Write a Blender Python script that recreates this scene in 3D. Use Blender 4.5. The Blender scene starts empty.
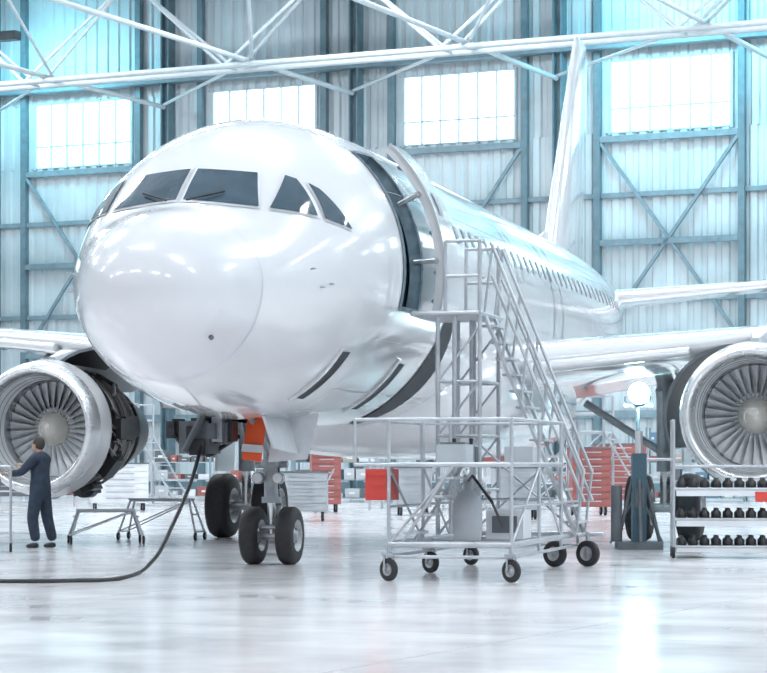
import bpy, math, random
from mathutils import Vector, Matrix
random.seed(3)
scene=bpy.context.scene
try:
    scene.view_settings.view_transform='Standard'
    scene.view_settings.look='None'
    scene.view_settings.exposure=-0.38
except Exception as e: print(e)

# ---------------------------------------------------------------- materials
def mat(name,col,rough=.5,metal=0.0,var=0.06,scale=3.0,coat=0.0,emis=None,es=0.0,bump=0.0,rvar=0.08):
    m=bpy.data.materials.new(name); m.use_nodes=True
    nt=m.node_tree; b=nt.nodes['Principled BSDF']
    tc=nt.nodes.new('ShaderNodeTexCoord'); nz=nt.nodes.new('ShaderNodeTexNoise')
    nz.inputs['Scale'].default_value=scale; nz.inputs['Detail'].default_value=4
    nt.links.new(tc.outputs['Object'],nz.inputs['Vector'])
    rp=nt.nodes.new('ShaderNodeValToRGB')
    rp.color_ramp.elements[0].position=.3; rp.color_ramp.elements[1].position=.7
    rp.color_ramp.elements[0].color=[max(0,x*(1-var)) for x in col]+[1]
    rp.color_ramp.elements[1].color=[min(1,x*(1+var)) for x in col]+[1]
    nt.links.new(nz.outputs['Fac'],rp.inputs['Fac']); nt.links.new(rp.outputs['Color'],b.inputs['Base Color'])
    mr=nt.nodes.new('ShaderNodeMapRange')
    mr.inputs['To Min'].default_value=max(0.02,rough-rvar); mr.inputs['To Max'].default_value=min(1,rough+rvar)
    nt.links.new(nz.outputs['Fac'],mr.inputs['Value']); nt.links.new(mr.outputs['Result'],b.inputs['Roughness'])
    b.inputs['Metallic'].default_value=metal
    b.inputs['Coat Weight'].default_value=coat; b.inputs['Coat Roughness'].default_value=.07
    if emis:
        b.inputs['Emission Color'].default_value=list(emis)+[1]; b.inputs['Emission Strength'].default_value=es
    if bump>0:
        bp=nt.nodes.new('ShaderNodeBump'); bp.inputs['Strength'].default_value=bump; bp.inputs['Distance'].default_value=.02
        nt.links.new(nz.outputs['Fac'],bp.inputs['Height']); nt.links.new(bp.outputs['Normal'],b.inputs['Normal'])
    return m
M_white=mat('aircraft_white',(.61,.615,.635),.2,var=.04,scale=.6,coat=1.0,rvar=.05)
M_rad=mat('radome_paint',(.58,.585,.61),.24,var=.04,scale=.8,coat=.9,rvar=.05)
M_seam=mat('panel_seam',(.40,.43,.47),.5)
M_glass=mat('cockpit_glass',(.03,.06,.085),.07,var=.2,coat=.5,rvar=.02)
M_wframe=mat('window_frame_grey',(.55,.57,.60),.35)
M_pwin=mat('cabin_window_glass',(.25,.28,.32),.4)
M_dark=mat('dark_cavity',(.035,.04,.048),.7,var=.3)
M_liner=mat('cabin_liner',(.09,.14,.18),.6,var=.2)
M_doorin=mat('door_inner',(.16,.23,.28),.45,var=.3,scale=6)
M_metal=mat('polished_aluminium',(.82,.83,.84),.28,.85,rvar=.06)
M_steel=mat('brushed_steel',(.5,.52,.54),.35,.9,var=.15)
M_alu=mat('platform_aluminium',(.46,.48,.51),.38,.55,var=.15)
M_gear=mat('gear_grey',(.32,.34,.36),.4,.5,var=.15,scale=8)
M_rub=mat('tyre_rubber',(.022,.022,.025),.65,var=.3,scale=20)
M_hub=mat('wheel_hub',(.36,.37,.39),.45,.4,var=.2,scale=12)
M_blade=mat('fan_blade_titanium',(.66,.67,.69),.35,.4,var=.12)
M_spin=mat('spinner_grey',(.60,.57,.52),.4,.2,var=.1)
M_core=mat('engine_core_dark',(.04,.043,.05),.45,.4,var=.4,scale=9)
M_pipe=mat('engine_pipe',(.22,.21,.20),.35,.8,var=.3)
M_acou=mat('inlet_liner',(.74,.76,.78),.4,.2,var=.06,scale=30)
M_red=mat('dull_red',(.34,.11,.10),.5,var=.15)
M_bred=mat('signal_red',(.62,.06,.045),.45)
M_orange=mat('orange_red',(.92,.12,.03),.45)
M_blue=mat('equipment_blue',(.12,.22,.32),.45)
M_teal=mat('dark_bluegrey_paint',(.06,.12,.16),.45)
M_grey=mat('equipment_grey',(.44,.47,.50),.5)
M_lgrey=mat('equipment_light',(.68,.70,.73),.5)
M_dgrey=mat('equipment_dark',(.12,.135,.15),.5,var=.2)
M_black=mat('black_plastic',(.02,.02,.022),.4)
M_truss=mat('truss_grey_white',(.48,.54,.57),.45)
M_col=mat('column_bluegrey',(.13,.20,.235),.5,var=.15)
M_brace=mat('brace_bluegrey',(.19,.265,.305),.5,var=.15)
M_wall=mat('corrugated_sheet',(.50,.565,.595),.5,.1,var=.18,scale=.25)
M_ceil=mat('ceiling_sheet',(.6,.64,.67),.6,var=.08,scale=.3)
M_wfr=mat('window_mullion',(.42,.52,.57),.5)
M_paneW=mat('daylight_pane',(.85,.93,.97),.3,emis=(.80,.96,1.0),es=3.6)
M_paneC=mat('daylight_pane_cyan',(.7,.93,.97),.3,emis=(.50,.92,1.0),es=4.2)
M_lamp=mat('added_lamp_face',(1,1,1),.3,emis=(.9,.97,1.0),es=18)
M_flood=mat('floodlight_face',(1,1,1),.3,emis=(.6,.93,1.0),es=60)
M_navy=mat('navy_overalls',(.022,.035,.06),.8,var=.3,scale=12,bump=.3)
M_skin=mat('skin',(.50,.31,.23),.5,var=.08,scale=10)
M_hair=mat('dark_hair',(.03,.022,.018),.6,var=.3,scale=40)
M_eye=mat('eye_dark',(.02,.02,.02),.2)
M_lip=mat('lip',(.42,.19,.16),.5)
M_card=mat('cardboard',(.42,.36,.30),.8,var=.15)

def floor_mat():
    m=bpy.data.materials.new('epoxy_floor'); m.use_nodes=True
    nt=m.node_tree; b=nt.nodes['Principled BSDF']; L=nt.links
    tc=nt.nodes.new('ShaderNodeTexCoord')
    n1=nt.nodes.new('ShaderNodeTexNoise'); n1.inputs['Scale'].default_value=.30; n1.inputs['Detail'].default_value=5
    n2=nt.nodes.new('ShaderNodeTexNoise'); n2.inputs['Scale'].default_value=.8; n2.inputs['Detail'].default_value=3
    n3=nt.nodes.new('ShaderNodeTexNoise'); n3.inputs['Scale'].default_value=5; n3.inputs['Detail'].default_value=2
    for n in (n1,n2,n3): L.new(tc.outputs['Object'],n.inputs['Vector'])
    rp=nt.nodes.new('ShaderNodeValToRGB')
    rp.color_ramp.elements[0].position=.35; rp.color_ramp.elements[1].position=.65
    rp.color_ramp.elements[0].color=(.74,.72,.74,1); rp.color_ramp.elements[1].color=(.88,.86,.875,1)
    L.new(n1.outputs['Fac'],rp.inputs['Fac'])
    br=nt.nodes.new('ShaderNodeTexBrick'); br.offset=0
    br.inputs['Scale'].default_value=1; br.inputs['Brick Width'].default_value=6; br.inputs['Row Height'].default_value=6
    br.inputs['Mortar Size'].default_value=.012; br.inputs['Color1'].default_value=(1,1,1,1);br.inputs['Color2'].default_value=(1,1,1,1)
    br.inputs['Mortar'].default_value=(.65,.65,.67,1)
    L.new(tc.outputs['Object'],br.inputs['Vector'])
    mx=nt.nodes.new('ShaderNodeMixRGB'); mx.blend_type='MULTIPLY'; mx.inputs['Fac'].default_value=1
    L.new(rp.outputs['Color'],mx.inputs['Color1']); L.new(br.outputs['Color'],mx.inputs['Color2'])
    L.new(mx.outputs['Color'],b.inputs['Base Color'])
    mr=nt.nodes.new('ShaderNodeMapRange'); mr.inputs['From Min'].default_value=.3; mr.inputs['From Max'].default_value=.7
    mr.inputs['To Min'].default_value=.12; mr.inputs['To Max'].default_value=.25
    L.new(n2.outputs['Fac'],mr.inputs['Value']); L.new(mr.outputs['Result'],b.inputs['Roughness'])
    bp=nt.nodes.new('ShaderNodeBump'); bp.inputs['Strength'].default_value=.05; bp.inputs['Distance'].default_value=.005
    L.new(n3.outputs['Fac'],bp.inputs['Height']); L.new(bp.outputs['Normal'],b.inputs['Normal'])
    b.inputs['Coat Weight'].default_value=.4; b.inputs['Coat Roughness'].default_value=.13
    return m
M_floor=floor_mat()

# ---------------------------------------------------------------- mesh builder
class MB:
    def __init__(s): s.v=[];s.f=[];s.m=[];s.s=[];s.mats=[]
    def mi(s,m):
        if m not in s.mats: s.mats.append(m)
        return s.mats.index(m)
    def add(s,vs,fs,m,sm=False):
        o=len(s.v); s.v+= [tuple(v) for v in vs]; i=s.mi(m)
        for f in fs: s.f.append(tuple(o+k for k in f)); s.m.append(i); s.s.append(sm)
    def box(s,c,sz,m,R=None):
        x,y,z=[k/2 for k in sz]; c=Vector(c)
        vs=[Vector((a*x,b*y,d*z)) for a in(-1,1) for b in(-1,1) for d in(-1,1)]
        if R is not None: vs=[R@v for v in vs]
        s.add([v+c for v in vs],[(0,1,3,2),(4,6,7,5),(0,4,5,1),(2,3,7,6),(0,2,6,4),(1,5,7,3)],m)
    def bx(s,p,q,m):
        s.box([(a+b)/2 for a,b in zip(p,q)],[abs(b-a) for a,b in zip(p,q)],m)
    def frame(s,d):
        d=d.normalized(); u=d.cross(Vector((0,0,1)))
        if u.length<1e-3: u=Vector((1,0,0))
        u.normalize(); return u,d.cross(u).normalized()
    def tube(s,p,q,r,m,n=8,r2=None,caps=True):
        p=Vector(p);q=Vector(q); r2=r if r2 is None else r2
        if (q-p).length<1e-5: return
        u,w=s.frame(q-p); vs=[]
        for c,rr in((p,r),(q,r2)):
            for k in range(n):
                t=2*math.pi*k/n; vs.append(c+u*(rr*math.cos(t))+w*(rr*math.sin(t)))
        fs=[(k,(k+1)%n,n+(k+1)%n,n+k) for k in range(n)]
        s.add(vs,fs,m,n>6)
        if caps: s.add(vs,[tuple(range(n-1,-1,-1)),tuple(range(n,2*n))],m)
    def beam(s,p,q,w,h,m):
        p=Vector(p);q=Vector(q);u,v=s.frame(q-p)
        vs=[c+u*(a*w/2)+v*(b*h/2) for c in(p,q) for a,b in((-1,-1),(1,-1),(1,1),(-1,1))]
        s.add(vs,[(0,1,2,3),(7,6,5,4),(0,4,5,1),(1,5,6,2),(2,6,7,3),(3,7,4,0)],m)
    def path(s,pts,r,m,n=8):
        for a,b in zip(pts[:-1],pts[1:]): s.tube(a,b,r,m,n)
    def lathe(s,prof,o,ax,m,n=40,a0=0,a1=360,sm=True):
        o=Vector(o);ax=Vector(ax).normalized();u,w=s.frame(ax)
        full=abs(a1-a0)>=359.9; k=n if full else n+1; vs=[]
        for r,t in prof:
            for i in range(k):
                th=math.radians(a0+(a1-a0)*i/n); vs.append(o+ax*t+u*(r*math.cos(th))+w*(r*math.sin(th)))
        fs=[]
        for j in range(len(prof)-1):
            for i in range(n):
                i2=(i+1)%k; fs.append((j*k+i,j*k+i2,(j+1)*k+i2,(j+1)*k+i))
        s.add(vs,fs,m,sm)
    def sphere(s,c,r,m,n=16,sc=(1,1,1),R=None):
        c=Vector(c);vs=[];h=n//2
        for j in range(h+1):
            a=math.pi*j/h
            for i in range(n):
                b=2*math.pi*i/n
                v=Vector((r*sc[0]*math.sin(a)*math.cos(b),r*sc[1]*math.sin(a)*math.sin(b),r*sc[2]*math.cos(a)))
                if R is not None: v=R@v
                vs.append(c+v)
        s.add(vs,[(j*n+i,j*n+(i+1)%n,(j+1)*n+(i+1)%n,(j+1)*n+i) for j in range(h) for i in range(n)],m,True)
    def loft(s,rings,m,caps=True,sm=True):
        n=len(rings[0]); vs=[p for r in rings for p in r]
        s.add(vs,[(j*n+i,j*n+(i+1)%n,(j+1)*n+(i+1)%n,(j+1)*n+i) for j in range(len(rings)-1) for i in range(n)],m,sm)
        if caps: s.add(vs,[tuple(range(n-1,-1,-1)),tuple((len(rings)-1)*n+i for i in range(n))],m)
    def grid(s,P,m,sm=True):
        a=len(P);b=len(P[0]); vs=[p for r in P for p in r]
        s.add(vs,[(j*b+i,j*b+i+1,(j+1)*b+i+1,(j+1)*b+i) for j in range(a-1) for i in range(b-1)],m,sm)
    def obj(s,name,parent=None,loc=(0,0,0),rz=0,recalc=True):
        me=bpy.data.meshes.new(name); me.from_pydata(s.v,[],s.f)
        for m in s.mats: me.materials.append(m)
        me.polygons.foreach_set('material_index',s.m); me.polygons.foreach_set('use_smooth',s.s); me.update()
        if recalc:
            import bmesh
            bm=bmesh.new(); bm.from_mesh(me)
            bmesh.ops.recalc_face_normals(bm,faces=bm.faces); bm.to_mesh(me); bm.free()
        o=bpy.data.objects.new(name,me); scene.collection.objects.link(o)
        o.location=loc; o.rotation_euler=(0,0,rz)
        if parent: o.parent=parent
        return o
def empty(name,loc=(0,0,0),rz=0):
    e=bpy.data.objects.new(name,None); scene.collection.objects.link(e); e.location=loc; e.rotation_euler=(0,0,rz); e.empty_display_size=.3
    return e

# ================================================================ HANGAR SHELL
RA=-math.radians(25.46); P0=(-14.03,112.4,0); BAY=9.6
U0,U1=-25.0,86.0; YF=-118.0; HC=24.0
def robj(mb,name,parent=None): return mb.obj(name,parent,P0,RA)
mb=MB(); mb.bx((U0,YF,-.2),(U1,0.3,0),M_floor); robj(mb,'floor')
mb=MB(); mb.bx((U0,YF,HC),(U1,0.3,HC+.2),M_ceil); robj(mb,'ceiling')
def corr(mb,u0,u1,z0,z1,m,pitch=.6,dep=.09):
    n=max(1,int(round((u1-u0)/pitch))); p=(u1-u0)/n; pts=[]
    for i in range(n):
        b=u0+i*p; pts+=[(b,0),(b+.3*p,0),(b+.42*p,-dep),(b+.88*p,-dep)]
    pts.append((u1,0)); vs=[];fs=[]
    for x,y in pts: vs+=[(x,y,z0),(x,y,z1)]
    for i in range(len(pts)-1): fs.append((2*i,2*i+2,2*i+3,2*i+1))
    mb.add(vs,fs,m)
ZW0,ZW1,WW=15.25,18.25,5.3
bays=list(range(-2,9))
mb=MB()
corr(mb,U0,U1,0,ZW0,M_wall); corr(mb,U0,U1,ZW1,HC,M_wall)
prev=U0
for i in bays:
    c=i*BAY; corr(mb,prev,c-WW/2,ZW0,ZW1,M_wall); prev=c+WW/2
corr(mb,prev,U1,ZW0,ZW1,M_wall)
mb.bx((U0,.12,0),(U1,.2,ZW0),M_wall); mb.bx((U0,.12,ZW1),(U1,.2,HC),M_wall)
robj(mb,'wall_back',None)
for nm,u in (('wall_left',U0),('wall_right',U1)):
    mb=MB(); mb.bx((u-.1,YF,0),(u+.1,0.2,HC),M_wall)
    k=YF
    while k<0: mb.bx((u-.25 if u>0 else u+.1,k-.2,0),(u-.1 if u>0 else u+.25,k+.2,HC),M_brace); k+=9.6
    robj(mb,nm)
for n_,i in enumerate(bays):
    c=i*BAY; mb=MB()
    pm=M_paneC if i in(0,3,4,-1) else M_paneW
    mb.bx((c-WW/2,.02,ZW0),(c+WW/2,.06,ZW1),pm)
    for k in range(7):
        x=c-WW/2+k*WW/6; w=.06 if k in(0,6) else .03
        mb.bx((x-w,-.12,ZW0-.08),(x+w,.02,ZW1+.08),M_wfr)
    for z in(ZW0,ZW0+1.0,ZW1): mb.bx((c-WW/2,-.10,z-.03),(c+WW/2,.02,z+.03),M_wfr)
    robj(mb,'window_%d'%(n_+1))
mb=MB()
for i in range(-2,9):
    u=(i+.5)*BAY
    if u>U1-1: continue
    for dx in(-.18,.18): mb.bx((u+dx-.03,-.75,0),(u+dx+.03,-.1,HC),M_col)
    mb.bx((u-.18,-.46,0),(u+.18,-.38,HC),M_col)
robj(mb,'trim_1')
mb=MB()
for i in bays:
    c=i*BAY
    for u in(c-3.15,c+3.15): mb.bx((u-.14,-.4,0),(u+.14,-.1,HC),M_col)
    a,b=c-3.0,c+3.0
    mb.beam((a,-.3,14.8),(b,-.3,6.6),.14,.14,M_brace); mb.beam((b,-.33,14.8),(a,-.33,6.6),.14,.14,M_brace)
    mb.beam((a,-.3,10.6),(b,-.3,10.6),.2,.25,M_brace)
    mb.beam((a,-.3,14.95),(b,-.3,14.95),.2,.25,M_brace)
    mb.beam((a,-.3,6.4),(b,-.3,6.4),.2,.25,M_brace)
for z,w in((12.6,.1),(8.2,.1),(3.4,.16)): mb.bx((U0,-.25,z-w),(U1,-.12,z+w),M_brace)
mb.bx((U0,-.9,18.7),(U1,-.3,19.15),M_col)
robj(mb,'trim_2')
mb=MB(); mb.bx((U0,-.16,0),(U1,-.1,.5),M_col); robj(mb,'baseboard_back')
def truss(y,zb,zt):
    mb=MB()
    for yy in(y-.6,y+.6):
        mb.tube((U0,yy,zb),(U1,yy,zb),.12,M_truss,8)
    mb.tube((U0,y,zt),(U1,y,zt),.14,M_truss,8)
    k=U0
    while k<U1-9:
        for yy in(y-.6,y+.6):
            mb.tube((k,yy,zb),(k+4.8,y,zt),.07,M_truss,6); mb.tube((k+4.8,y,zt),(k+9.6,yy,zb),.07,M_truss,6)
        mb.tube((k,y-.6,zb),(k,y+.6,zb),.06,M_truss,6)
        k+=9.6
    return robj(mb,'roof_truss')
for y in(-10,-28,-46,-64,-82): truss(y,17.4,21.4)
mb=MB()
ys=[-.8,-10,-28,-46,-64,-82]
for u in [(-2.5+k)*BAY for k in range(12)]:
    if u>U1: continue
    for a,b in zip(ys[:-1],ys[1:]):
        mb.tube((u,a,17.6),(u,b,17.6),.11,M_truss,8)
        if u+BAY<U1: mb.tube((u,a,17.7),(u+BAY,b,17.7),.07,M_truss,6)
robj(mb,'roof_bracing')
for u in(2,22,42,62,80):  # unseen fixtures added above the frame to light the hall
    for y in(-16,-36,-56,-76,-98):
        mb=MB(); mb.bx((u-5,y-.8,HC-1.6),(u+5,y+.8,HC-1.4),M_lgrey); mb.bx((u-4.9,y-.7,HC-1.62),(u+4.9,y+.7,HC-1.6),M_lamp)
        for x in(-4,4): mb.tube((u+x,y,HC-1.4),(u+x,y,HC),.03,M_grey,6)
        o=robj(mb,'added_ceiling_light')
        ld=bpy.data.lights.new('added_ceiling_lamp','AREA'); ld.shape='RECTANGLE'; ld.size=9.6; ld.size_y=1.4; ld.energy=2700 if y>-40 else 1900; ld.color=(.91,.965,1)
        lo=bpy.data.objects.new('lamp',ld); scene.collection.objects.link(lo); lo.parent=o; lo.location=(u,y,HC-1.7)
for u in(-1.0,3*BAY,4*BAY-3):  # added washers: their cyan light imitates bloom around the high windows
    mb=MB(); mb.box((u,-5,20.6),(1.4,.5,.4),M_dgrey); mb.tube((u,-5,20.8),(u,-5,HC),.04,M_grey,6)
    o=robj(mb,'added_glow_washer')
    ld=bpy.data.lights.new('added_window_glow','AREA'); ld.size=1.4; ld.energy=1000; ld.color=(.26,.82,1)
    lo=bpy.data.objects.new('lamp',ld); scene.collection.objects.link(lo); lo.parent=o; lo.location=(u,-4.7,20.3)
    lo.rotation_euler=(math.radians(50),0,0)

# ================================================================ AIRLINER
TH=math.radians(14.3)
X0,Y0=-2.80,26.86
plane=empty('airliner',(X0,Y0,0),-TH)
rows=[(0,3.33,3.33,0,3.33),(.06,3.59,3.07,.29,3.33),(.2,3.82,2.85,.51,3.34),(.5,4.04,2.60,.79,3.36),(1,4.25,2.36,1.08,3.41),
(1.35,4.36,2.24,1.25,3.46),(1.55,4.44,2.19,1.34,3.5),(1.8,4.64,2.13,1.43,3.54),(2.2,4.93,2.05,1.56,3.62),(2.6,5.19,1.99,1.68,3.68),
(3.1,5.45,1.94,1.80,3.74),(3.7,5.67,1.90,1.89,3.80),(4.5,5.83,1.87,1.95,3.86),(5.6,5.91,1.85,1.97,3.88),(7,5.93,1.85,1.975,3.88),
(20,5.93,1.85,1.975,3.88),(22,5.92,2.05,1.95,3.92),(24,5.88,2.45,1.84,4.05),(26,5.80,2.95,1.62,4.28),(28,5.70,3.5,1.32,4.52),(30,5.56,4.05,.95,4.75),(31.5,5.42,4.45,.62,4.92),(32.4,5.25,4.75,.25,5.0)]
T=[math.sqrt(r[0]) for r in rows]
def slopes(Y):
    n=len(Y); d=[(Y[i+1]-Y[i])/(T[i+1]-T[i]) for i in range(n-1)]; m=[d[0]]
    for i in range(1,n-1): m.append(0 if d[i-1]*d[i]<=0 else 2*d[i-1]*d[i]/(d[i-1]+d[i]))
    m.append(d[-1]); return m
COL=[[r[k] for r in rows] for k in range(1,5)]; SL=[slopes(c) for c in COL]
def prof(a):
    t=math.sqrt(max(0,a)); i=0
    while i<len(T)-2 and t>T[i+1]: i+=1
    h=T[i+1]-T[i]; s=min(1,(t-T[i])/h); out=[]
    for c,m in zip(COL,SL):
        out.append((2*s**3-3*s*s+1)*c[i]+(s**3-2*s*s+s)*h*m[i]+(-2*s**3+3*s*s)*c[i+1]+(s**3-s*s)*h*m[i+1])
    return out
def sp(a,ph):
    top,bot,w,zc=prof(a); c=math.cos(ph)
    return Vector((w*math.sin(ph),a,zc+(top-zc if c>0 else zc-bot)*c))
def spn(a,ph,off):
    p=sp(a,ph)
    if off==0: return p
    e=1e-3
    n=(sp(a+e,ph)-sp(max(0,a-e),ph)).cross(sp(a,ph+e)-sp(a,ph-e))
    n.normalize(); ctr=Vector((0,a+.5,prof(a)[3]))
    if n.dot(p-ctr)<0: n=-n
    return p+n*off
rad=math.radians
DA0,DA1,DP0,DP1=4.75,5.65,40,105
st=[0.0]+[ (k/44.0)**2*7 for k in range(2,45)]
st=sorted(set([round(x,4) for x in st if abs(x-DA0)>.06 and abs(x-DA1)>.06]+[DA0,DA1]+[7.5+.5*k for k in range(0,50)]+[32.4]))
st=[x for x in st if x<=32.4]
NP=72
mb=MB(); R=[]
for a in st: R.append([spn(a,2*math.pi*k/NP,0) for k in range(NP)])
vs=[p for r in R for p in r]; fs_a=[];fs_b=[]
for j in range(len(st)-1):
    for k in range(NP):
        am=(st[j]+st[j+1])/2; ph=(k+.5)*360/NP
        if DA0<am<DA1 and DP0<ph<DP1: continue
        if 3.6<am<5.0 and (ph>170 and ph<190): continue
        (fs_a if am<1.15 else fs_b).append((j*NP+k,j*NP+(k+1)%NP,(j+1)*NP+(k+1)%NP,(j+1)*NP+k))
mb.add(vs,fs_a,M_rad,True)
for f in fs_b: mb.f.append(f); mb.m.append(mb.mi(M_white)); mb.s.append(True)
mb.add(R[-1],[tuple(range(NP))],M_white)
mb.obj('fuselage',plane)
def patch(mb,a0,a1,p0,p1,off,m,na=6,np_=10,thick=0,m2=None):
    G=[[spn(a0+(a1-a0)*j/na,rad(p0+(p1-p0)*i/np_),off) for i in range(np_+1)] for j in range(na+1)]
    mb.grid(G,m)
    if thick:
        H=[[spn(a0+(a1-a0)*j/na,rad(p0+(p1-p0)*i/np_),off-thick) for i in range(np_+1)] for j in range(na+1)]
        mb.grid(H,m2 or m)
        for A,B in((G[0],H[0]),(G[-1],H[-1]),([r[0] for r in G],[r[0] for r in H]),([r[-1] for r in G],[r[-1] for r in H])): mb.grid([A,B],m,False)
def fa(l,z):
    lo,hi=.02,7
    for _ in range(50):
        a=(lo+hi)/2; t,b,w,zc=prof(a); bt=(t-zc) if z>zc else (zc-b)
        F=(l/w)**2+((z-zc)/bt)**2-1
        if F>0: lo=a
        else: hi=a
    return lo
def pt_lz(l,z,off):
    a=fa(abs(l),z); t,b,w,zc=prof(a); ph=math.atan2(l/w,(z-zc)/((t-zc) if z>zc else (zc-b)))
    return spn(a,ph,off)
def pt_az(sgn):
    def f(a,z,off):
        t,b,w,zc=prof(a); c=(z-zc)/((t-zc) if z>zc else (zc-b)); return spn(a,sgn*math.acos(max(-1,min(1,c))),off)
    return f
def qpatch(mb,cs,fn,off,m,n=8,grow=0):
    cx=sum(c[0] for c in cs)/4; cy=sum(c[1] for c in cs)/4
    cs=[(c[0]+(grow if c[0]>cx else -grow),c[1]+(grow if c[1]>cy else -grow)) for c in cs]
    A,B,C,D=cs; G=[]
    for j in range(n+1):
        v=j/n; r=[]
        for i in range(n+1):
            u=i/n
            x=(A[0]*(1-u)+B[0]*u)*(1-v)+(D[0]*(1-u)+C[0]*u)*v
            y=(A[1]*(1-u)+B[1]*u)*(1-v)+(D[1]*(1-u)+C[1]*u)*v
            r.append(fn(x,y,off))
        G.append(r)
    mb.grid(G,m)
mb=MB()
for sg in(1,-1):
    f1=[(.045*sg,4.45),(.91*sg,4.37),(.74*sg,4.83),(.045*sg,4.88)]
    qpatch(mb,f1,pt_lz,.012,M_wframe,grow=.025); qpatch(mb,f1,pt_lz,.022,M_glass)
    g=pt_az(sg)
    f2=[(1.86,4.36),(2.42,4.31),(2.58,4.78),(2.50,4.82)]
    qpatch(mb,f2,g,.012,M_wframe,grow=.022); qpatch(mb,f2,g,.022,M_glass)
    f3=[(2.53,4.29),(3.02,4.20),(2.78,4.68),(2.68,4.74)]
    qpatch(mb,f3,g,.012,M_wframe,grow=.022); qpatch(mb,f3,g,.022,M_glass)
    mb.tube(pt_lz(.12*sg,4.40,.05),pt_lz(.5*sg,4.53,.05),.012,M_black,5)
mb.obj('cockpit_windows',plane)
mb=MB()
for sg in(1,-1):
    g=pt_az(sg); a=8.3
    while a<24.5:
        if not(12.6<a<13.0):
            cs=[(a,4.50),(a+.16,4.50),(a+.16,4.76),(a,4.76)]
            qpatch(mb,cs,g,.008,M_pwin,2)
        a+=.53
for a in(1.15,4.15,6.9,10.2,14.8,19.6,24.2): patch(mb,a-.004,a+.004,0,360,.003,M_seam,1,72)
for ph in(36,60,118,142,-36,-60,-118,-142): patch(mb,4.2,24,ph-.12,ph+.12,.003,M_seam,40,1)
for a0,a1 in((24.4,25.2),(12.5,13.0),(15.6,16.4)):
    for sg in(1,-1):
        for q in(a0,a1): patch(mb,q-.02,q+.02,sg*52,sg*(102 if a0!=12.5 else 80),.006,M_dgrey if a0==15.6 else M_seam,1,14)
mb.obj('hull_details',plane)
mb=MB()
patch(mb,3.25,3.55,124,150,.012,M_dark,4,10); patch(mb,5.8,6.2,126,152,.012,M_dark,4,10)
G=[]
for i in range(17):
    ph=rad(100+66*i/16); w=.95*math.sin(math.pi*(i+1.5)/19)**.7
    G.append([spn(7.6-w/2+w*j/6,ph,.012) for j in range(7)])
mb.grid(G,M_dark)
patch(mb,3.18,3.25,122,152,.03,M_white,1,10,.03); patch(mb,5.72,5.8,124,154,.03,M_white,1,10,.03)
p=pt_lz(.68,2.79,0); q=pt_lz(.68,2.79,.03); mb.tube(p,q,.03,M_dgrey,10)
for sg in(1,-1):
    for a,z in((2.0,3.65),(2.2,3.45),(2.4,3.5)):
        p=pt_az(sg)(a,z,0); q=pt_az(sg)(a,z,.07); mb.tube(p,q,.012,M_seam,6); mb.tube(q,q+Vector((0,-.10,0)),.008,M_steel,6)
mb.obj('access_panels',plane)
mb=MB()
for a in(DA0,DA1):
    mb.grid([[spn(a,rad(DP0+(DP1-DP0)*i/12),.02) for i in range(13)],[spn(a,rad(DP0+(DP1-DP0)*i/12),-.16) for i in range(13)]],M_doorin)
    patch(mb,a-.05,a+.05,DP0-1,DP1+1,.012,M_doorin,1,14)
for p in(DP0,DP1):
    mb.grid([[spn(DA0+(DA1-DA0)*i/4,rad(p),.02) for i in range(5)],[spn(DA0+(DA1-DA0)*i/4,rad(p),-.2) for i in range(5)]],M_doorin)
    patch(mb,DA0,DA1,p-.8,p+.8,.012,M_doorin,4,1)
mb.bx((-1.5,4.0,3.25),(1.80,7.2,3.31),M_liner)
for a in(4.0,7.2): mb.add([spn(a,rad(i*10),-.12) for i in range(36)],[tuple(range(36))],M_liner)
mb.bx((-1.0,4.1,3.3),(-.95,7.1,5.2),M_liner); mb.bx((.2,6.3,3.3),(1.1,7.0,4.6),M_grey); mb.bx((.9,4.05,3.3),(1.4,4.5,4.9),M_grey)
mb.obj('door_frame',plane)
mb=MB()
patch(mb,5.72,6.6,DP0+2,DP1-1,.30,M_white,6,18,.12,M_doorin)
for p in(50,62,76,90,100): mb.path([spn(5.74,rad(p),.17),spn(6.55,rad(p),.165)],.03,M_doorin,6)
patch(mb,5.70,5.74,DP0+2,DP1-1,.31,M_grey,1,18,.03)
patch(mb,6.0,6.2,62,70,.312,M_pwin,3,3)
for p in(62,86):
    mb.tube(spn(5.66,rad(p),-.1),spn(5.66,rad(p),.2),.04,M_steel,8); mb.tube(spn(5.66,rad(p),.2),spn(6.0,rad(p),.17),.04,M_steel,8)
mb.obj('passenger_door',plane)

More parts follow.
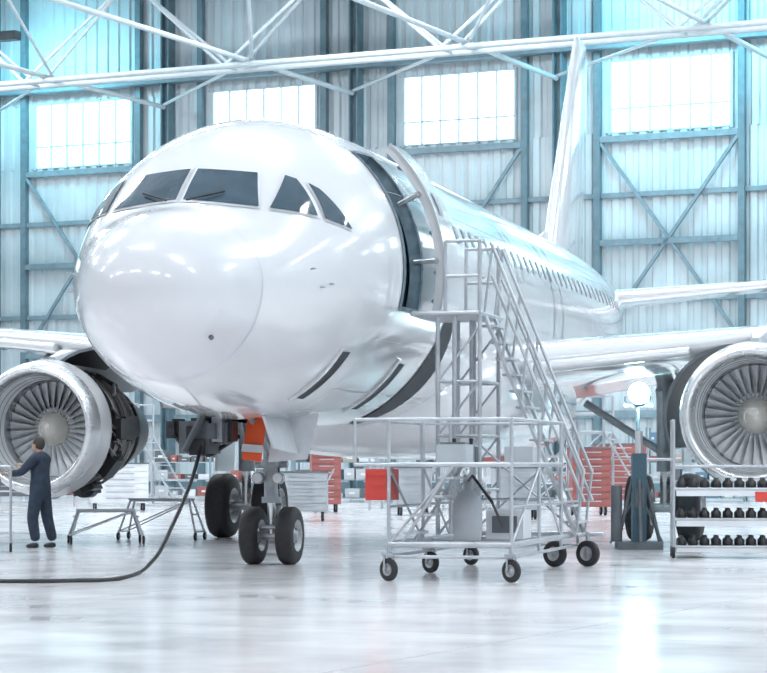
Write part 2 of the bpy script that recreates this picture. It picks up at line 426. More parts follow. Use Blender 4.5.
def airfoil(l,a,z,c,t,vert=False,n=14,tw=0):
    pts=[]
    for k in range(n+1):
        x=(1-math.cos(math.pi*k/n))/2; y=5*t*(.2969*math.sqrt(x)-.126*x-.3516*x*x+.2843*x**3-.1015*x**4)
        pts.append((x,y))
    up=[(x,y*1.0+.02*math.sin(math.pi*x)) for x,y in pts]; dn=[(x,-y*.8+.02*math.sin(math.pi*x)) for x,y in pts[1:-1]][::-1]
    out=[]
    for x,y in up+dn:
        if vert: out.append(Vector((l+(y-.02*math.sin(math.pi*x))*c,a+x*c,z)))
        else: out.append(Vector((l,a+x*c,z+y*c-tw*x*c)))
    return out
for nm,sg in(('wing_port',1),('wing_starboard',-1)):
    mb=MB()
    secs=[(0.6,9.9,2.70,7.0,.14),(2.0,10.9,2.86,6.2,.14),(6.4,13.4,3.42,3.9,.12),(11.5,16.1,3.98,2.7,.11),(16.6,18.8,4.55,1.6,.10),(16.9,19.1,4.6,1.3,.08)]
    mb.loft([airfoil(sg*l,a,z,c,t,tw=.06) for l,a,z,c,t in secs],M_white)
    for (l0,a0,z0,c0,l1,a1,z1,c1) in((2.35,10.95,2.80,.75,4.7,12.28,3.10,.6),(6.3,13.18,3.34,.55,11.4,15.9,3.9,.45),(11.5,15.95,3.91,.45,16.2,18.45,4.43,.35)):
        mb.loft([airfoil(sg*l0,a0-.08,z0-.02,c0,.3),airfoil(sg*l1,a1-.08,z1-.02,c1,.3)],M_white)
    for l,a,z in((4.2,16.2,2.8),(7.6,16.9,3.28),(10.6,17.9,3.63)):
        mb.lathe([(.01,0),(.12,.4),(.17,1.0),(.15,1.9),(.07,2.6),(.01,2.9)],(sg*l,a-1.2,z),(0,1,-.05),M_white,16)
    mb.loft([airfoil(sg*16.95,19.0,4.15,1.0,.08,True),airfoil(sg*16.95,18.95,4.55,1.5,.08,True),airfoil(sg*16.95,19.6,5.15,.7,.08,True)],M_white)
    mb.obj(nm,plane)
mb=MB(); rr=[]
for a,w,h,zc in((8.6,.5,.15,2.05),(9.2,1.3,.5,2.15),(10.2,1.95,.85,2.3),(11.5,2.2,1.0,2.42),(14,2.25,1.02,2.42),(16.5,2.2,.98,2.42),(18,1.9,.8,2.4),(19.2,1.2,.5,2.3),(20,.4,.2,2.1)):
    ring=[]
    for k in range(36):
        t=2*math.pi*k/36; c,s_=math.cos(t),math.sin(t)
        ring.append(Vector((w*math.copysign(abs(c)**.75,c),a,zc+h*math.copysign(abs(s_)**.75,s_))))
    rr.append(ring)
mb.loft(rr,M_white); mb.obj('belly_fairing',plane)
mb=MB()
mb.loft([airfoil(0,24.8,5.5,5.4,.09,True),airfoil(0,25.3,6.0,4.8,.09,True),airfoil(0,28.9,10.95,1.9,.08,True),airfoil(0,29.1,11.15,1.5,.05,True)],M_white)
mb.loft([airfoil(0,23.0,5.7,3,.05,True),airfoil(0,25.2,6.3,1.0,.06,True)],M_white)
mb.obj('tail_fin',plane)
for nm,sg in(('stabiliser_port',1),('stabiliser_starboard',-1)):
    mb=MB(); mb.loft([airfoil(sg*.3,27.2,4.95,3.9,.11),airfoil(sg*1.2,27.8,5.05,3.4,.11),airfoil(sg*6.2,30.6,5.62,1.4,.09)],M_white)
    mb.obj(nm,plane)

def engine(name,l,a,z,sg):
    mb=MB(); o=(l,a,z); ax=(0,1,0); CE=1.1 if sg>0 else .66; FR=.79
    lip=[(1.10,.30),(1.065,.16),(1.02,.05),(.975,0),(.93,.03),(.895,.12),(.875,.26)]
    mb.lathe(lip,o,ax,M_metal,56)
    mb.lathe([(1.10,.30),(1.14,.6),(1.15,CE)],o,ax,M_white,56)
    mb.lathe([(.875,.26),(.85,.5),(.82,.8)],o,ax,M_acou,56)
    for t,r in((.30,.872),(.5,.851),(.66,.836)): mb.lathe([(r,t),(r-.008,t+.012),(r,t+.024)],o,ax,M_dgrey,56)
    mb.lathe([(.82,.8),(FR+.01,.84),(FR+.01,1.25)],o,ax,M_steel,56)
    mb.lathe([(1.15,CE),(1.02,CE+.02),(.9,CE+.04)],o,ax,M_dgrey,56)
    mb.lathe([(.98,CE+.03),(.97,1.12)],o,ax,M_core,40)
    mb.lathe([(.88,1.25),(.3,1.25),(.0,1.25)],o,ax,M_dgrey,56)
    nb=30
    for k in range(nb):
        th=2*math.pi*k/nb; G=[]
        for j in range(6):
            r=.27+(FR-.27)*j/5; tw=rad(28+36*j/5); ch=.14+.08*j/5
            row=[]
            for i in range(4):
                s_=(i/3-.5)*ch*1.3; cam_=.02*math.sin(math.pi*i/3)
                tx=s_*math.sin(tw)+cam_; ay=s_*math.cos(tw)
                ang=th+tx/r
                row.append(Vector((l+r*math.cos(ang),a+1.02+ay,z+r*math.sin(ang))))
            G.append(row)
        mb.grid(G,M_blade)
    mb.lathe([(.0,.56),(.06,.6),(.15,.7),(.23,.83),(.28,.96),(.285,1.1)],o,ax,M_spin,32)
    mb.lathe([(.285,.99),(.36,1.0),(.36,1.1)],o,ax,M_lgrey,32)
    for k in range(12):
        t0=k*.32;t1=(k+1)*.32; r0=.05+.009*k; r1=.05+.009*(k+1)
        def sw(t,r):
            y=.6+ (r-.06)/.17*.23
            return Vector((l+(r+.010)*math.cos(t),a+y-.012,z+(r+.010)*math.sin(t)))
        mb.tube(sw(t0,r0),sw(t1,r1),.010,M_lgrey,5)
    mb.obj(name,plane)
    mb=MB()
    mb.lathe([(.98,1.12),(.99,1.3),(.96,1.5),(.97,1.52),(.97,2.0),(.9,2.05),(.78,2.2),(.74,2.8),(.82,2.85),(.82,2.95),(.7,3.0),(.66,3.6),(.55,4.1)],o,ax,M_core,40)
    mb.lathe([(.55,4.1),(.50,4.1),(.5,3.7),(.32,3.7),(.22,4.4),(.02,4.9)],o,ax,M_steel,32)
    for t in(.85,1.3,1.62,1.95,2.3,2.6):
        if t<CE: continue
        R1=1.0 if t<2.1 else .8; mb.lathe([(R1,t),(R1+.04,t+.02),(R1+.04,t+.06),(R1,t+.08)],o,ax,M_pipe,40)
    rnd=random.Random(5 if sg>0 else 9)
    for k in range(26):
        th=rad(rnd.uniform(0,360)); t0=rnd.uniform(CE+.08,1.8); t1=t0+rnd.uniform(.5,1.3); dth=rnd.uniform(-.6,.6); pts=[]
        for i in range(7):
            f=i/6; tt=t0+(t1-t0)*f; r_=1.03 if tt<2.05 else .86; pts.append((l+r_*math.cos(th+dth*f),a+tt,z+r_*math.sin(th+dth*f)))
        mb.path(pts,rnd.choice([.018,.025,.035]),rnd.choice([M_pipe,M_black,M_steel,M_core]),6)
    for k in range(12):
        th=rad(rnd.uniform(150,390)); t=rnd.uniform(1.3,2.6); r=1.05 if t<2 else .9
        Rm=Matrix.Rotation(-th+math.pi/2,3,'Y')
        mb.box((l+r*math.cos(th),a+t,z+r*math.sin(th)),(.22+.2*rnd.random(),.3+.2*rnd.random(),.16),rnd.choice([M_dgrey,M_core,M_black,M_black]),Rm)
    mb.lathe([(.0,0),(.16,.02),(.16,.5),(.0,.52)],(l-.35,a+1.4,z-1.02),ax,M_dgrey,16); mb.lathe([(.0,0),(.14,.02),(.14,.4),(.0,.42)],(l+.3,a+1.5,z-1.02),ax,M_core,16)
    mb.obj(name+'_core',plane)
    mb=MB()
    for side in(1,-1):
        inboard=(side!=sg)
        hinge=Vector((l+side*.22,0,z+1.10)); ang=rad(48 if sg<0 else 16)*side if inboard else 0.0
        c,s_=math.cos(ang),math.sin(ang); G=[];H=[]
        for j in range(7):
            t=CE+.05+(2.65-CE)*j/6; r=1.15-.05*(j/6)**2; g=[];h=[]
            for i in range(13):
                ph=rad(11+(120 if inboard else 60)*i/12)
                for rr_,lst in((r,g),(r-.05,h)):
                    p=Vector((l+side*rr_*math.sin(ph),0,z+rr_*math.cos(ph)))-hinge
                    lst.append(Vector((p.x*c-p.z*s_,0,p.x*s_+p.z*c))+hinge+Vector((0,a+t,0)))
            G.append(g);H.append(h)
        mb.grid(G,M_white);mb.grid(H,M_core)
        for A,B in((G[0],H[0]),(G[-1],H[-1]),([r_[0] for r_ in G],[r_[0] for r_ in H]),([r_[-1] for r_ in G],[r_[-1] for r_ in H])): mb.grid([A,B],M_dgrey,False)
    mb.obj(name+'_cowl_doors',plane)
    mb=MB()
    sec=[(a+.9,z+1.1,z+1.2,.06),(a+1.6,z+.75,z+1.35,.17),(a+2.6,z+.7,3.3,.2),(a+4.2,z+.7,3.35,.18),(a+5.4,z+.85,3.25,.05)]
    mb.loft([[Vector((l-w,y,z0)),Vector((l+w,y,z0)),Vector((l+w*.8,y,z1)),Vector((l-w*.8,y,z1))] for y,z0,z1,w in sec],M_grey,sm=False)
    mb.obj(name+'_pylon',plane)
engine('engine_port',5.76,11.1,2.08,1)
engine('engine_starboard',-5.90,11.2,1.92,-1)

def wheel(mb,c,r,w,ax=(1,0,0)):
    c=Vector(c); ax=Vector(ax).normalized(); o=c-ax*(w/2)
    mb.lathe([(r*.55,0),(r*.78,0),(r*.93,w*.06),(r,w*.22),(r,w*.78),(r*.93,w*.94),(r*.78,w),(r*.55,w)],o,ax,M_rub,32)
    mb.lathe([(r*.55,.0),(r*.5,.02*r),(r*.42,w*.25),(r*.2,w*.25),(r*.16,w*.05),(0,w*.05)],o,ax,M_hub,24)
    mb.lathe([(r*.55,w),(r*.5,w-.02*r),(r*.42,w*.75),(r*.2,w*.75),(r*.16,w*.95),(0,w*.95)],o,ax,M_hub,24)
mb=MB(); ga=5.3
for l in(-.25,.25):
    wheel(mb,(l,ga,.385),.385,.23)
    for k in range(8):
        t=k*math.pi/4
        for e in(-1,1): mb.tube((l+e*.062,ga+.115*math.cos(t),.385+.115*math.sin(t)),(l+e*.066,ga+.115*math.cos(t),.385+.115*math.sin(t)),.022,M_black,8)
mb.tube((-.3,ga,.385),(.3,ga,.385),.06,M_steel,12); mb.tube((0,ga,.38),(0,ga-.02,.95),.055,M_metal,14); mb.tube((0,ga-.02,.85),(0,ga-.05,2.2),.095,M_gear,16)
mb.tube((0,ga-.02,.82),(0,ga-.02,.9),.13,M_gear,14); mb.tube((0,ga-.03,1.3),(0,ga-.03,1.4),.14,M_gear,14)
mb.tube((0,ga-.05,1.45),(0,ga-1.2,2.1),.05,M_gear,10)
for sx in(-1,1):
    mb.tube((sx*.06,ga+.1,.55),(sx*.03,ga+.32,.78),.025,M_gear,6); mb.tube((sx*.03,ga+.32,.78),(sx*.06,ga+.1,1.05),.025,M_gear,6)
    mb.tube((sx*.14,ga-.1,1.15),(sx*.14,ga-.2,1.15),.08,M_gear,14); mb.tube((sx*.14,ga-.2,1.15),(sx*.14,ga-.205,1.15),.065,M_lgrey,14)
    mb.tube((sx*.09,ga,1.0),(sx*.1,ga,1.9),.02,M_black,6)
mb.tube((-.22,ga,1.33),(.22,ga,1.33),.05,M_gear,10)
mb.tube((-.12,ga-.12,.5),(.12,ga-.12,.5),.025,M_steel,8)
mb.tube((0.07,ga+.02,2.0),(.05,ga-.08,1.0),.016,M_black,6)
def plate(mb,pts,t,m):
    pts=[Vector(p) for p in pts]; n=(pts[1]-pts[0]).cross(pts[2]-pts[0]).normalized()*t
    k=len(pts); vs=pts+[p+n for p in pts]
    mb.add(vs,[tuple(range(k)),tuple(range(2*k-1,k-1,-1))]+[(i,(i+1)%k,k+(i+1)%k,k+i) for i in range(k)],m)
plate(mb,[(-.42,3.6,1.95),(-.42,4.9,1.92),(-.66,4.9,1.42),(-.66,3.6,1.5)],.03,M_dgrey)
plate(mb,[(.42,3.6,1.95),(.42,4.9,1.92),(.55,4.9,1.46),(.55,3.6,1.55)],.03,M_lgrey)
plate(mb,[(-.06,4.45,1.98),(.20,4.45,1.98),(.12,4.42,1.36),(-.14,4.42,1.40)],.02,M_orange)
plate(mb,[(-.125,4.40,1.60),(.155,4.40,1.58),(.14,4.40,1.48),(-.14,4.40,1.50)],.006,M_lgrey)
plate(mb,[(.22,4.65,1.96),(.82,4.75,2.0),(.66,4.72,1.40),(.16,4.62,1.36)],.02,M_lgrey)
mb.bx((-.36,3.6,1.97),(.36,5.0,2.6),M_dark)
rn=random.Random(4)
for k in range(14):
    mb.box((-.90+.055*k,3.9+.07*(k%5),1.80-.1*rn.random()),(.10+.08*rn.random(),.22,.14+.2*rn.random()),rn.choice([M_dgrey,M_core,M_black,M_gear]))
mb.path([(-.9,3.8,1.8),(-.75,4.0,1.5),(-.5,4.2,1.45),(-.2,4.5,1.7)],.03,M_black,8)
mb.box((-.60,4.1,1.68),(.40,.5,.42),M_dgrey); mb.box((-.54,3.83,1.55),(.2,.1,.2),M_black)
mb.obj('nose_gear',plane)
for nm,sg in(('main_gear_port',1),('main_gear_starboard',-1)):
    mb=MB(); a=16.2; L=sg*3.8
    for dl in(-.44,.44): wheel(mb,(L+dl,a,.58),.58,.42)
    mb.tube((L-.5,a,.58),(L+.5,a,.58),.09,M_steel,12); mb.tube((L,a,.58),(L,a,1.4),.09,M_metal,12); mb.tube((L,a,1.2),(L,a,2.8),.15,M_gear,14)
    mb.tube((L,a,1.5),(L-sg*1.4,a,2.4),.07,M_gear,10); mb.tube((L,a,1.4),(L,a-.8,2.6),.06,M_gear,10)
    plate(mb,[(L+sg*.35,a-.6,2.75),(L+sg*.35,a+.6,2.75),(L+sg*.4,a+.5,1.2),(L+sg*.4,a-.5,1.2)],.04,M_white)
    mb.obj(nm,plane)

# ================================================================ MAINTENANCE STAIR PLATFORM
def pobj(mb,name,parent=None): return mb.obj(name,parent,(X0,Y0,0),-TH)
mb=MB(); A=M_alu
l0,l1,a0,a1=2.62,4.05,1.3,5.75
def castor(mb,l,a,r=.13):
    wheel(mb,(l,a,r),r,.06,(0.5,0.866,0)); mb.beam((l-.05,a,r),(l-.05,a,r*2.3),.02,.05,A); mb.beam((l+.05,a,r),(l+.05,a,r*2.3),.02,.05,A); mb.box((l,a,r*2.35),(.14,.14,.03),A); mb.tube((l,a,r*2.3),(l,a,.42),.025,A,8)
for l,a in((l0,a0),(l1,a0),(l0,a1),(l0,3.4)): castor(mb,l,a)
for l,a in((l1-.25,a1-.3),(l1+.15,a1-.1)):
    wheel(mb,(l,a,.17),.17,.09,(.4,.9,0)); mb.tube((l,a,.17),(l,a,.45),.03,A,8)
def rect(mb,l0,l1,a0,a1,z,r):
    mb.path([(l0,a0,z),(l1,a0,z),(l1,a1,z),(l0,a1,z),(l0,a0,z)],r,A)
rect(mb,l0,l1,a0,a1,.42,.035); rect(mb,l0,l1,a0,a1,.28,.02)
mb.tube((l1,a1-.1,.42),(l1+.35,a1-.1,.42),.03,A); mb.tube((l0,3.4,.42),(l1,3.4,.42),.03,A)
for l in(l0,l1):
    for a in(a0,3.0,4.5,a1): mb.tube((l,a,.3),(l,a,1.85 if a<5 else 3.3 if l==l0 else 1.9),.022,A)
mb.bx((l0,a0,1.31),(l1,4.6,1.35),M_grey); rect(mb,l0,l1,a0,4.6,1.33,.028)
rect(mb,l0-.4,l1,a0,4.6,1.85,.02)
mb.tube((l0-.4,a0,1.33),(l0-.4,a0,1.85),.018,A); mb.tube((l0-.4,4.6,1.33),(l0-.4,4.6,1.85),.018,A); mb.tube((l0-.4,a0,1.33),(l0,a0,1.33),.02,A); mb.tube((l0-.4,4.6,1.33),(l0,4.6,1.33),.02,A); mb.tube((l0-.4,a0,1.33),(l0-.4,4.6,1.33),.02,A)
for (p,q) in(((l0,a0,.42),(l0+.75,a0,1.3)),((l1,a0,.42),(l1,3.0,1.3)),((l0,3.0,.42),(l0,a0,1.3)),((l1,4.5,.42),(l1,3.0,1.3)),((l0,a1,.42),(l1,a1,1.7)),((l1,a1,.42),(l0,a1,1.7)),((l0,4.5,.42),(l0,3.0,1.3)),((l0,4,.9),(l1,4,.9)),((l1,a0,.85),(l1,a1,.85)),((l0,a0,.85),(l0,a1,.85))): mb.tube(p,q,.016,A)
for dl in(0,.55):
    mb.beam((l0+.15,a0+dl,.42),(l0+.75,a0+dl,1.33),.05,.03,A)
for k in range(4): mb.box((l0+.25+.14*k,a0+.27,.55+.21*k),(.18,.55,.03),M_grey)
for l in(2.4,2.62):
    for a in(4.75,5.95): mb.tube((l,a,.42),(l,a,3.3),.03,A)
mb.bx((2.08,4.7,3.24),(2.95,6.1,3.30),M_grey); rect(mb,2.08,2.95,4.7,6.1,3.27,.035)
for z in(1.0,1.7,2.4): rect(mb,2.4,2.95,4.75,5.95,z,.02)
for a in(4.75,5.95):
    mb.tube((2.95,a,.42),(2.95,a,4.2),.028,A)
    for z in(.42,1.0,1.7,2.4): mb.tube((2.4,a,z),(2.95,a,z+.7),.016,A)
for z in(3.75,4.2):
    mb.tube((2.5,4.75,z),(2.95,4.75,z),.022,A); mb.tube((2.95,4.75,z),(2.95,5.0,z),.022,A); mb.tube((2.5,6.0,z),(2.95,6.0,z),.022,A)
for a in(4.75,6.0): mb.tube((2.5,a,3.3),(2.5,a,4.2),.025,A)
s0=Vector((2.95,0,3.27)); s1=Vector((4.15,0,.42))
for a in(5.05,5.7):
    mb.beam((s0.x,a,s0.z),(s1.x,a,s1.z),.16,.035,A)
    for z in(1.0,.55):
        mb.tube((s0.x+.1,a,s0.z+.9*z),(s1.x+.1,a,s1.z+.8*z),.022,A)
    for k in range(6):
        f=k/5; p=s0.lerp(s1,f); mb.tube((p.x,a,p.z),(p.x+.1,a,p.z+.86),.018,A)
for k in range(13):
    p=s0.lerp(s1,(k+.7)/13.5); mb.box((p.x,5.375,p.z),(.2,.62,.03),M_grey)
mb.tube((s1.x,5.05,.42),(s1.x,5.7,.42),.03,A)
mb.box((3.15,2.4,1.46),(.36,.4,.22),M_grey); mb.box((3.15,2.4,1.58),(.3,.25,.03),M_dgrey); mb.box((3.75,3.5,1.45),(.35,.5,.20),M_grey)
for k in range(7): mb.tube((2.8+.07*k,3.3,1.36),(2.8+.07*k,3.3,1.55+.05*(k%3)),.025,[M_dgrey,M_grey,M_black][k%3],8)
mb.box((2.44,1.7,1.10),(.30,.4,.36),M_bred); mb.box((2.44,1.495,1.14),(.2,.01,.1),M_bred)
mb.lathe([(0,0),(.15,.0),(.17,.1),(.17,.45),(.12,.55),(.05,.6),(.05,.7),(0,.7)],(3.35,2.2,.44),(0,0,1),M_grey,20)
mb.box((3.7,2.9,.62),(.45,.5,.34),M_lgrey); mb.box((3.7,2.64,.62),(.3,.02,.2),M_dgrey)
mb.path([(3.35,2.2,1.14),(3.45,2.0,1.2),(3.7,1.9,.9),(3.75,2.3,.6)],.018,M_black,6)
pobj(mb,'maintenance_stair_platform')

def cart(name,X,Y,rz,body,w=1.0,d=.7,h=.7):
    mb=MB()
    for x in(-w/2+.12,w/2-.12):
        for y in(-d/2+.1,d/2-.1): wheel(mb,(x,y,.12),.12,.06)
    mb.bx((-w/2,-d/2,.22),(w/2,d/2,.22+h),body)
    mb.bx((-w/2-.02,-d/2-.02,.22+h),(w/2+.02,d/2+.02,.26+h),M_dgrey)
    n=max(2,int(h/.18))
    for k in range(n):
        z=.26+(h-.06)*k/n; hh=(h-.06)/n-.03
        mb.bx((-w/2+.04,-d/2-.02,z),(w/2-.04,-d/2,z+hh),body); mb.bx((-w/4,-d/2-.045,z+hh*.6),(w/4,-d/2-.02,z+hh*.6+.03),M_steel)
    mb.path([(w/2,-d/2+.05,.22+h*.8),(w/2+.14,-d/2+.05,.3+h),(w/2+.14,d/2-.05,.3+h),(w/2,d/2-.05,.22+h*.8)],.018,M_steel)
    return mb.obj(name,None,(X,Y,0),rz)
def rack(w,h,d,levels,seed=1,fm=M_brace,pal=None):
    pal=pal or [M_lgrey,M_grey,M_card,M_dgrey,M_blue,M_lgrey,M_red,M_grey,M_dgrey]
    mb=MB(); r=random.Random(seed)
    for x in(0,w):
        for y in(0,d): mb.bx((x-.03,y-.03,0),(x+.03,y+.03,h),fm)
        mb.tube((x,0,.1),(x,d,h*.5),.012,fm,5)
    for z in levels:
        mb.bx((0,0,z-.03),(w,d,z),fm)
        x=.1
        while x<w-.25:
            bw=r.uniform(.2,.6); bh=r.uniform(.15,.42)
            if x+bw>w-.05: break
            mb.bx((x,.06,z),(x+bw,d-.08,z+bh),r.choice(pal)); mb.bx((x+bw*.3,.055,z+bh*.4),(x+bw*.7,.06,z+bh*.6),M_lgrey)
            x+=bw+r.uniform(.03,.2)
    return mb
def place(mb,name,X,Y,rz): return mb.obj(name,None,(X,Y,0),rz)

mb=MB(); W,D=1.9,.55
for x in(0,W):
    for y in(0,D): mb.tube((x,y,.12),(x,y,1.95 if x==0 else 1.45),.025,M_alu,8); wheel(mb,(x,y,.08),.08,.05)
for z in(.16,.55,.98,1.3):
    for y in(0,D): mb.tube((0,y,z),(W,y,z),.022,M_alu,8)
    for x in(0,W): mb.tube((x,0,z),(x,D,z),.022,M_alu,8)
for z in(.14,.53,.96): mb.bx((0,0,z),(W,D,z+.02),M_grey)
for z in(.16,.55,.98):
    for k in range(11):
        for yy in(.12,.40):
            x=.12+k*.165
            mb.lathe([(.0,0),(.06,0),(.065,.03),(.065,.10),(.03,.13),(.03,.16),(.0,.16)],(x,yy,z),(0,0,1),M_black,12)
    mb.bx((.04,-.012,z-.10 if z>.2 else z-.08),(W-.04,-.002,z-.01),M_lgrey)
mb.bx((1.15,-.025,.80),(1.55,-.014,.94),M_bred)
for y in(0,D): mb.tube((-.35,y,1.4),(0,y,1.4),.02,M_alu,8)
mb.tube((-.35,0,1.4),(-.35,D,1.4),.02,M_alu,8)
mb.tube((0,0,1.95),(0,D,1.95),.025,M_alu,8)
place(mb,'parts_rack_trolley',4.12,34.1,-.08)
mb=MB()
for x in(0,1.7,3.4):
    for y in(0,1.0): mb.tube((x,y,.0),(x,y,2.1),.03,M_alu,8)
for y in(0,1.0):
    for z in(.15,.95,1.5,2.1): mb.tube((0,y,z),(3.4,y,z),.025,M_alu,8)
    mb.tube((0,y,.15),(1.7,y,.95),.02,M_alu,6);mb.tube((1.7,y,.95),(3.4,y,.15),.02,M_alu,6)
mb.bx((0,0,.9),(3.4,1.0,.95),M_grey)
for k in range(4): mb.box((-.12-.18*k,.5,.75-.2*k),(.22,.8,.03),M_grey)
for y in(.1,.9): mb.beam((0,y,.93),(-.8,y,.05),.1,.03,M_alu); mb.tube((0,y,2.0),(-.8,y,1.0),.02,M_alu,6); mb.tube((-.8,y,.05),(-.8,y,1.0),.02,M_alu,6)
place(mb,'work_dock',7.4,35.6,-TH)
mb=MB()
mb.bx((-.35,-.3,0),(.35,.3,.12),M_dgrey); mb.bx((-.11,-.1,.12),(.11,.1,1.5),M_teal); mb.tube((0,0,1.5),(0,0,1.85),.06,M_metal,12)
for sx in(-1,1): mb.tube((sx*.33,0,.1),(sx*.10,0,1.1),.03,M_dgrey,8); mb.tube((0,sx*.28,.1),(0,sx*.1,1.1),.03,M_dgrey,8)
mb.box((0,-.12,.8),(.14,.04,.3),M_dgrey); mb.tube((-.35,0,.12),(-.35,0,1.0),.09,M_dgrey,12)
place(mb,'hydraulic_jack',4.0,37.6,0)
mb=MB()
for k in range(3):
    t=2*math.pi*k/3+.4; mb.tube((.5*math.cos(t),.5*math.sin(t),.02),(0,0,.9),.02,M_dgrey,8)
mb.tube((0,0,.7),(0,0,2.28),.028,M_dgrey,8); mb.box((0,0,2.3),(.5,.05,.05),M_dgrey)
for x in(-.22,.22): mb.tube((x,0,2.3),(x,0,2.45),.015,M_dgrey,6)
mb.lathe([(.0,.12),(.10,.12),(.17,.02),(.19,-.08),(.17,-.08)],(0,0,2.50),(0,1,0),M_dgrey,24)
mb.lathe([(.17,-.06),(.0,-.06)],(0,0,2.50),(0,1,0),M_flood,24)
fl=place(mb,'work_floodlight',4.20,39.6,.12)
ld=bpy.data.lights.new('flood','AREA'); ld.shape='DISK'; ld.size=.34; ld.energy=500; ld.color=(.5,.9,1)
lo=bpy.data.objects.new('lamp',ld); scene.collection.objects.link(lo); lo.parent=fl; lo.location=(0,-.12,2.50); lo.rotation_euler=(math.radians(90),0,0)

def estand(name,X,Y,rz,w=1.2,h=.75):
    mb=MB()
    for sx in(-1,1):
        for sy in(-1,1):
            mb.tube((sx*w*.5,sy*.3,.12),(sx*w*.38,sy*.12,h),.02,M_alu,8); wheel(mb,(sx*w*.5,sy*.3,.07),.07,.04)
        mb.tube((sx*w*.5,-.3,.15),(sx*w*.5,.3,.15),.018,M_alu,6); mb.tube((sx*w*.44,-.2,.45),(sx*w*.44,.2,.45),.015,M_alu,6)
    for sy in(-1,1): mb.tube((-w*.38,sy*.12,h),(w*.38,sy*.12,h),.025,M_alu,8); mb.tube((-w*.5,sy*.3,.15),(w*.38,sy*.12,h),.012,M_alu,6)
    mb.bx((-w*.4,-.16,h),(w*.4,.16,h+.03),M_grey)
    return place(mb,name,X,Y,rz)
estand('trestle_stand',-4.65,40.2,.2,1.2,.55); estand('trestle_stand',-3.9,42.2,-.2,1.4,.7)
mb=MB()
for y in(0,.7):
    mb.beam((0,y,.05),(.95,y,1.5),.08,.03,M_alu); mb.tube((-.05,y,.9),(.9,y,2.3),.02,M_alu,8); mb.tube((0,y,.05),(-.05,y,.9),.02,M_alu,8)
    mb.tube((.95,y,.0),(.95,y,2.3),.03,M_alu,8); mb.tube((1.7,y,.0),(1.7,y,2.3),.03,M_alu,8); mb.tube((.95,y,.2),(1.7,y,1.4),.02,M_alu,6)
    for z in(2.3,1.9,.2): mb.tube((.95,y,z),(1.7,y,z),.02,M_alu,8)
for k in range(6): mb.box((.1+.16*k,.35,.25+.24*k),(.2,.68,.03),M_grey)
mb.bx((.95,0,1.47),(1.7,.7,1.52),M_grey)
for x in(.95,1.7):
    for y in(0,.7): wheel(mb,(x,y,.1),.1,.05)
place(mb,'mobile_steps',-8.1,38.4,.1)
mb=MB()
for x in(0,.9):
    for y in(0,.5): mb.tube((x,y,.1),(x,y,1.3),.02,M_alu,8); wheel(mb,(x,y,.07),.07,.04)
for z in(.25,.6,.93): mb.bx((0,0,z-.02),(.9,.5,z),M_lgrey)
mb.tube((0,0,1.3),(.9,0,1.3),.018,M_alu,6); mb.tube((0,.5,1.3),(.9,.5,1.3),.018,M_alu,6)
mb.box((.3,.25,.7),(.35,.3,.2),M_grey); mb.box((.6,.25,1.02),(.3,.25,.18),M_dgrey); mb.box((.4,.25,.33),(.5,.3,.16),M_grey)
place(mb,'tool_trolley',-6.55,36.3,.15)

cu=bpy.data.curves.new('hose','CURVE'); cu.dimensions='3D'; cu.bevel_depth=.025; cu.bevel_resolution=3
pts=[(-9,27.2,.03),(-6.5,26.7,.03),(-4.3,26.8,.03),(-3.5,26.95,.03),(-3.0,27.6,.03),(-2.75,28.5,.18),(-2.58,29.4,.6),(-2.42,30.1,1.1),(-2.34,30.6,1.5),(-2.31,30.8,1.66)]
s_=cu.splines.new('BEZIER'); s_.bezier_points.add(len(pts)-1)
for b,p in zip(s_.bezier_points,pts): b.co=p; b.handle_left_type=b.handle_right_type='AUTO'
ho=bpy.data.objects.new('ground_supply_hose',cu); scene.collection.objects.link(ho); cu.materials.append(M_black)

cart('tool_cabinet',-1.9,56,0,M_grey,1.2,.7,.9)
cart('tool_cabinet',7.4,75,-.2,M_red,1.6,.8,1.7)
cart('tool_cabinet',-1.6,66,.1,M_red,.8,.8,1.5)
cart('tool_cabinet',.75,62,.1,M_grey,.9,.8,1.0)
cart('tool_cabinet',5.3,62,.1,M_red,1.0,.8,1.5)
cart('tool_cabinet',3.2,58,.1,M_grey,1.1,.7,1.0)
cart('tool_cabinet',-7.5,68,.2,M_lgrey,1.6,.8,1.1)
cart('tool_cabinet',-12.5,82,-.2,M_dgrey,2.0,.8,1.4)
k=0
for X,Y,w,h in((-3.2,84,3.4,2.6),(1.0,82,3.6,2.6),(5.2,80,3.0,2.4),(9.2,84,3.4,2.6),(-13.5,90,4,2.6),(-8.5,88,3.2,2.3),(13.0,82,3.4,2.6),(-5.2,72,2.4,1.8),(2.8,70,2.6,2.2)):
    k+=1
    pal=[M_red,M_grey,M_dgrey,M_grey,M_lgrey,M_card] if k in(2,3,9) else None
    a=rack(w,h,.8,[.15+j*.62 for j in range(int(h/.62))],k,random.Random(k).choice([M_brace,M_lgrey,M_grey]),pal)
    place(a,'storage_rack',X,Y,RA*.6)
for X,Y in((-9.8,76),(3.9,66),(-.4,69)):
    mb=MB()
    for y in(0,1.2):
        for x in(0,2.2): mb.tube((x,y,0),(x,y,3.2),.04,M_alu,8)
        for z in(.3,2.2,2.7,3.2): mb.tube((0,y,z),(2.2,y,z),.03,M_alu,8)
        mb.tube((0,y,.3),(2.2,y,2.2),.025,M_alu,6); mb.tube((2.2,y,0.05),(3.4,y,0.05),.025,M_alu,6); mb.beam((2.2,y,2.2),(3.5,y,.05),.12,.04,M_alu)
    mb.bx((0,0,2.15),(2.2,1.2,2.2),M_grey)
    for q in range(8): mb.box((2.3+.145*q,.6,2.0-.24*q),(.22,1.2,.03),M_grey)
    place(mb,'access_platform',X,Y,-.3)

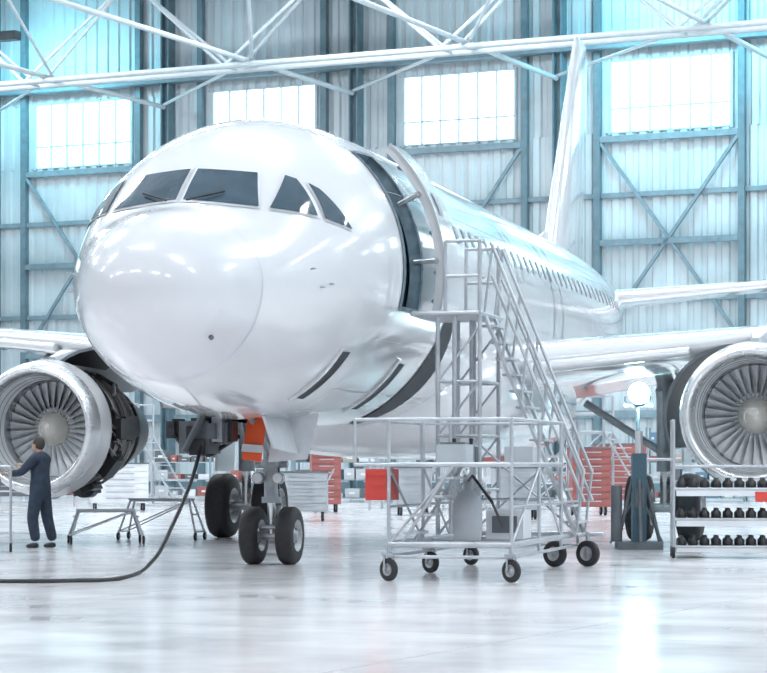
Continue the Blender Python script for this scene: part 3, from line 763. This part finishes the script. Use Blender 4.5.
# ================================================================ MECHANIC
person=empty('mechanic',(-5.42,37.9,0),rad(62))
def skin(name,verts,edges,radii,m,sub=2,root=0):
    me=bpy.data.meshes.new(name); me.from_pydata(verts,edges,[]); o=bpy.data.objects.new(name,me); scene.collection.objects.link(o)
    o.parent=person; me.materials.append(m)
    md=o.modifiers.new('skin','SKIN'); md.use_smooth_shade=True
    for i,r in enumerate(radii):
        sv=me.skin_vertices[0].data[i]; sv.radius=r if isinstance(r,tuple) else (r,r); sv.use_root=(i==root)
    s=o.modifiers.new('sub','SUBSURF'); s.levels=sub; s.render_levels=sub
    return o
V=[(0,0,.93),(0,0,1.12),(0,.01,1.32),(0,.0,1.45),(0,.02,1.52),
(-.19,0,1.40),(-.28,.16,1.20),(-.24,.41,1.18),
(.19,0,1.40),(.27,.2,1.24),(.19,.45,1.32),
(-.10,0,.86),(-.13,.06,.48),(-.14,-.02,.11),
(.10,0,.86),(.13,-.04,.48),(.15,-.14,.11)]
E=[(0,1),(1,2),(2,3),(3,4),(3,5),(5,6),(6,7),(3,8),(8,9),(9,10),(0,11),(11,12),(12,13),(0,14),(14,15),(15,16)]
Rr=[(.185,.14),(.17,.13),(.20,.145),(.12,.10),(.06,.06),.085,.066,.05,.085,.066,.05,.12,.095,.08,.12,.095,.08]
skin('body_overalls',V,E,Rr,M_navy)
for sx,y0,x0 in((-1,-.02,-.14),(1,-.14,.15)):
    skin('boot_l' if sx<0 else 'boot_r',[(x0,y0-.05,.05),(x0,y0+.05,.055),(x0,y0+.18,.035)],[(0,1),(1,2)],[(.055,.05),(.055,.05),(.045,.033)],M_black,2)
for nm,w in(('hand_l',Vector((-.24,.41,1.18))),('hand_r',Vector((.19,.45,1.32)))):
    vv=[w,w+Vector((0,.05,.01)),w+Vector((0,.09,.015))]; ee=[(0,1),(1,2)]; rr_=[(.026,.02),(.035,.018),(.036,.016)]
    for k in range(4):
        x=-.03+.02*k; Lf=[.06,.07,.066,.05][k]; i=len(vv)
        vv+= [w+Vector((x,.10,.015)),w+Vector((x,.10+Lf*.55,.008)),w+Vector((x,.10+Lf,-.015))]
        ee+= [(2,i),(i,i+1),(i+1,i+2)]; rr_+=[.0095,.0088,.0075]
    sgn=1 if nm=='hand_l' else -1; i=len(vv)
    vv+=[w+Vector((sgn*.035,.04,0)),w+Vector((sgn*.055,.075,-.01))]; ee+=[(1,i),(i,i+1)]; rr_+=[.012,.009]
    skin(nm,vv,ee,rr_,M_skin,1)
mb=MB(); hc=Vector((0,.045,1.635))
mb.sphere(hc,.1,M_skin,20,(.78,.95,1.18)); mb.sphere(hc+Vector((0,.035,-.06)),.06,M_skin,14,(.85,.9,.9))
mb.tube((0,.015,1.5),(0,.025,1.58),.052,M_skin,14)
mb.sphere(hc+Vector((0,.10,-.015)),.016,M_skin,10,(.8,1.2,1.5))
for s_x in(-1,1):
    mb.sphere(hc+Vector((s_x*.078,.0,-.01)),.028,M_skin,10,(.35,.7,1.1)); mb.sphere(hc+Vector((s_x*.03,.083,.012)),.010,M_eye,8,(1.2,.6,.7))
    mb.tube(hc+Vector((s_x*.045,.082,.032)),hc+Vector((s_x*.018,.092,.034)),.004,M_hair,5)
mb.tube(hc+Vector((-.022,.09,-.055)),hc+Vector((.022,.09,-.055)),.005,M_lip,6)
mb.sphere(hc+Vector((0,-.018,.022)),.105,M_hair,20,(.83,.95,1.13))
mb.obj('head',person)

# ================================================================ WORLD + CAMERA
w=bpy.data.worlds.new('daylight'); scene.world=w; w.use_nodes=True
bg=w.node_tree.nodes['Background']; bg.inputs['Color'].default_value=(.84,.92,1,1); bg.inputs['Strength'].default_value=.6
cd=bpy.data.cameras.new('camera'); cam=bpy.data.objects.new('camera',cd); scene.collection.objects.link(cam)
cam.location=(0,0,1.35); cam.rotation_euler=(math.radians(90),0,0)
cd.sensor_width=36; cd.sensor_fit='HORIZONTAL'; cd.lens=2400/767*36; cd.shift_y=126.5/767; cd.clip_end=500
scene.camera=cam
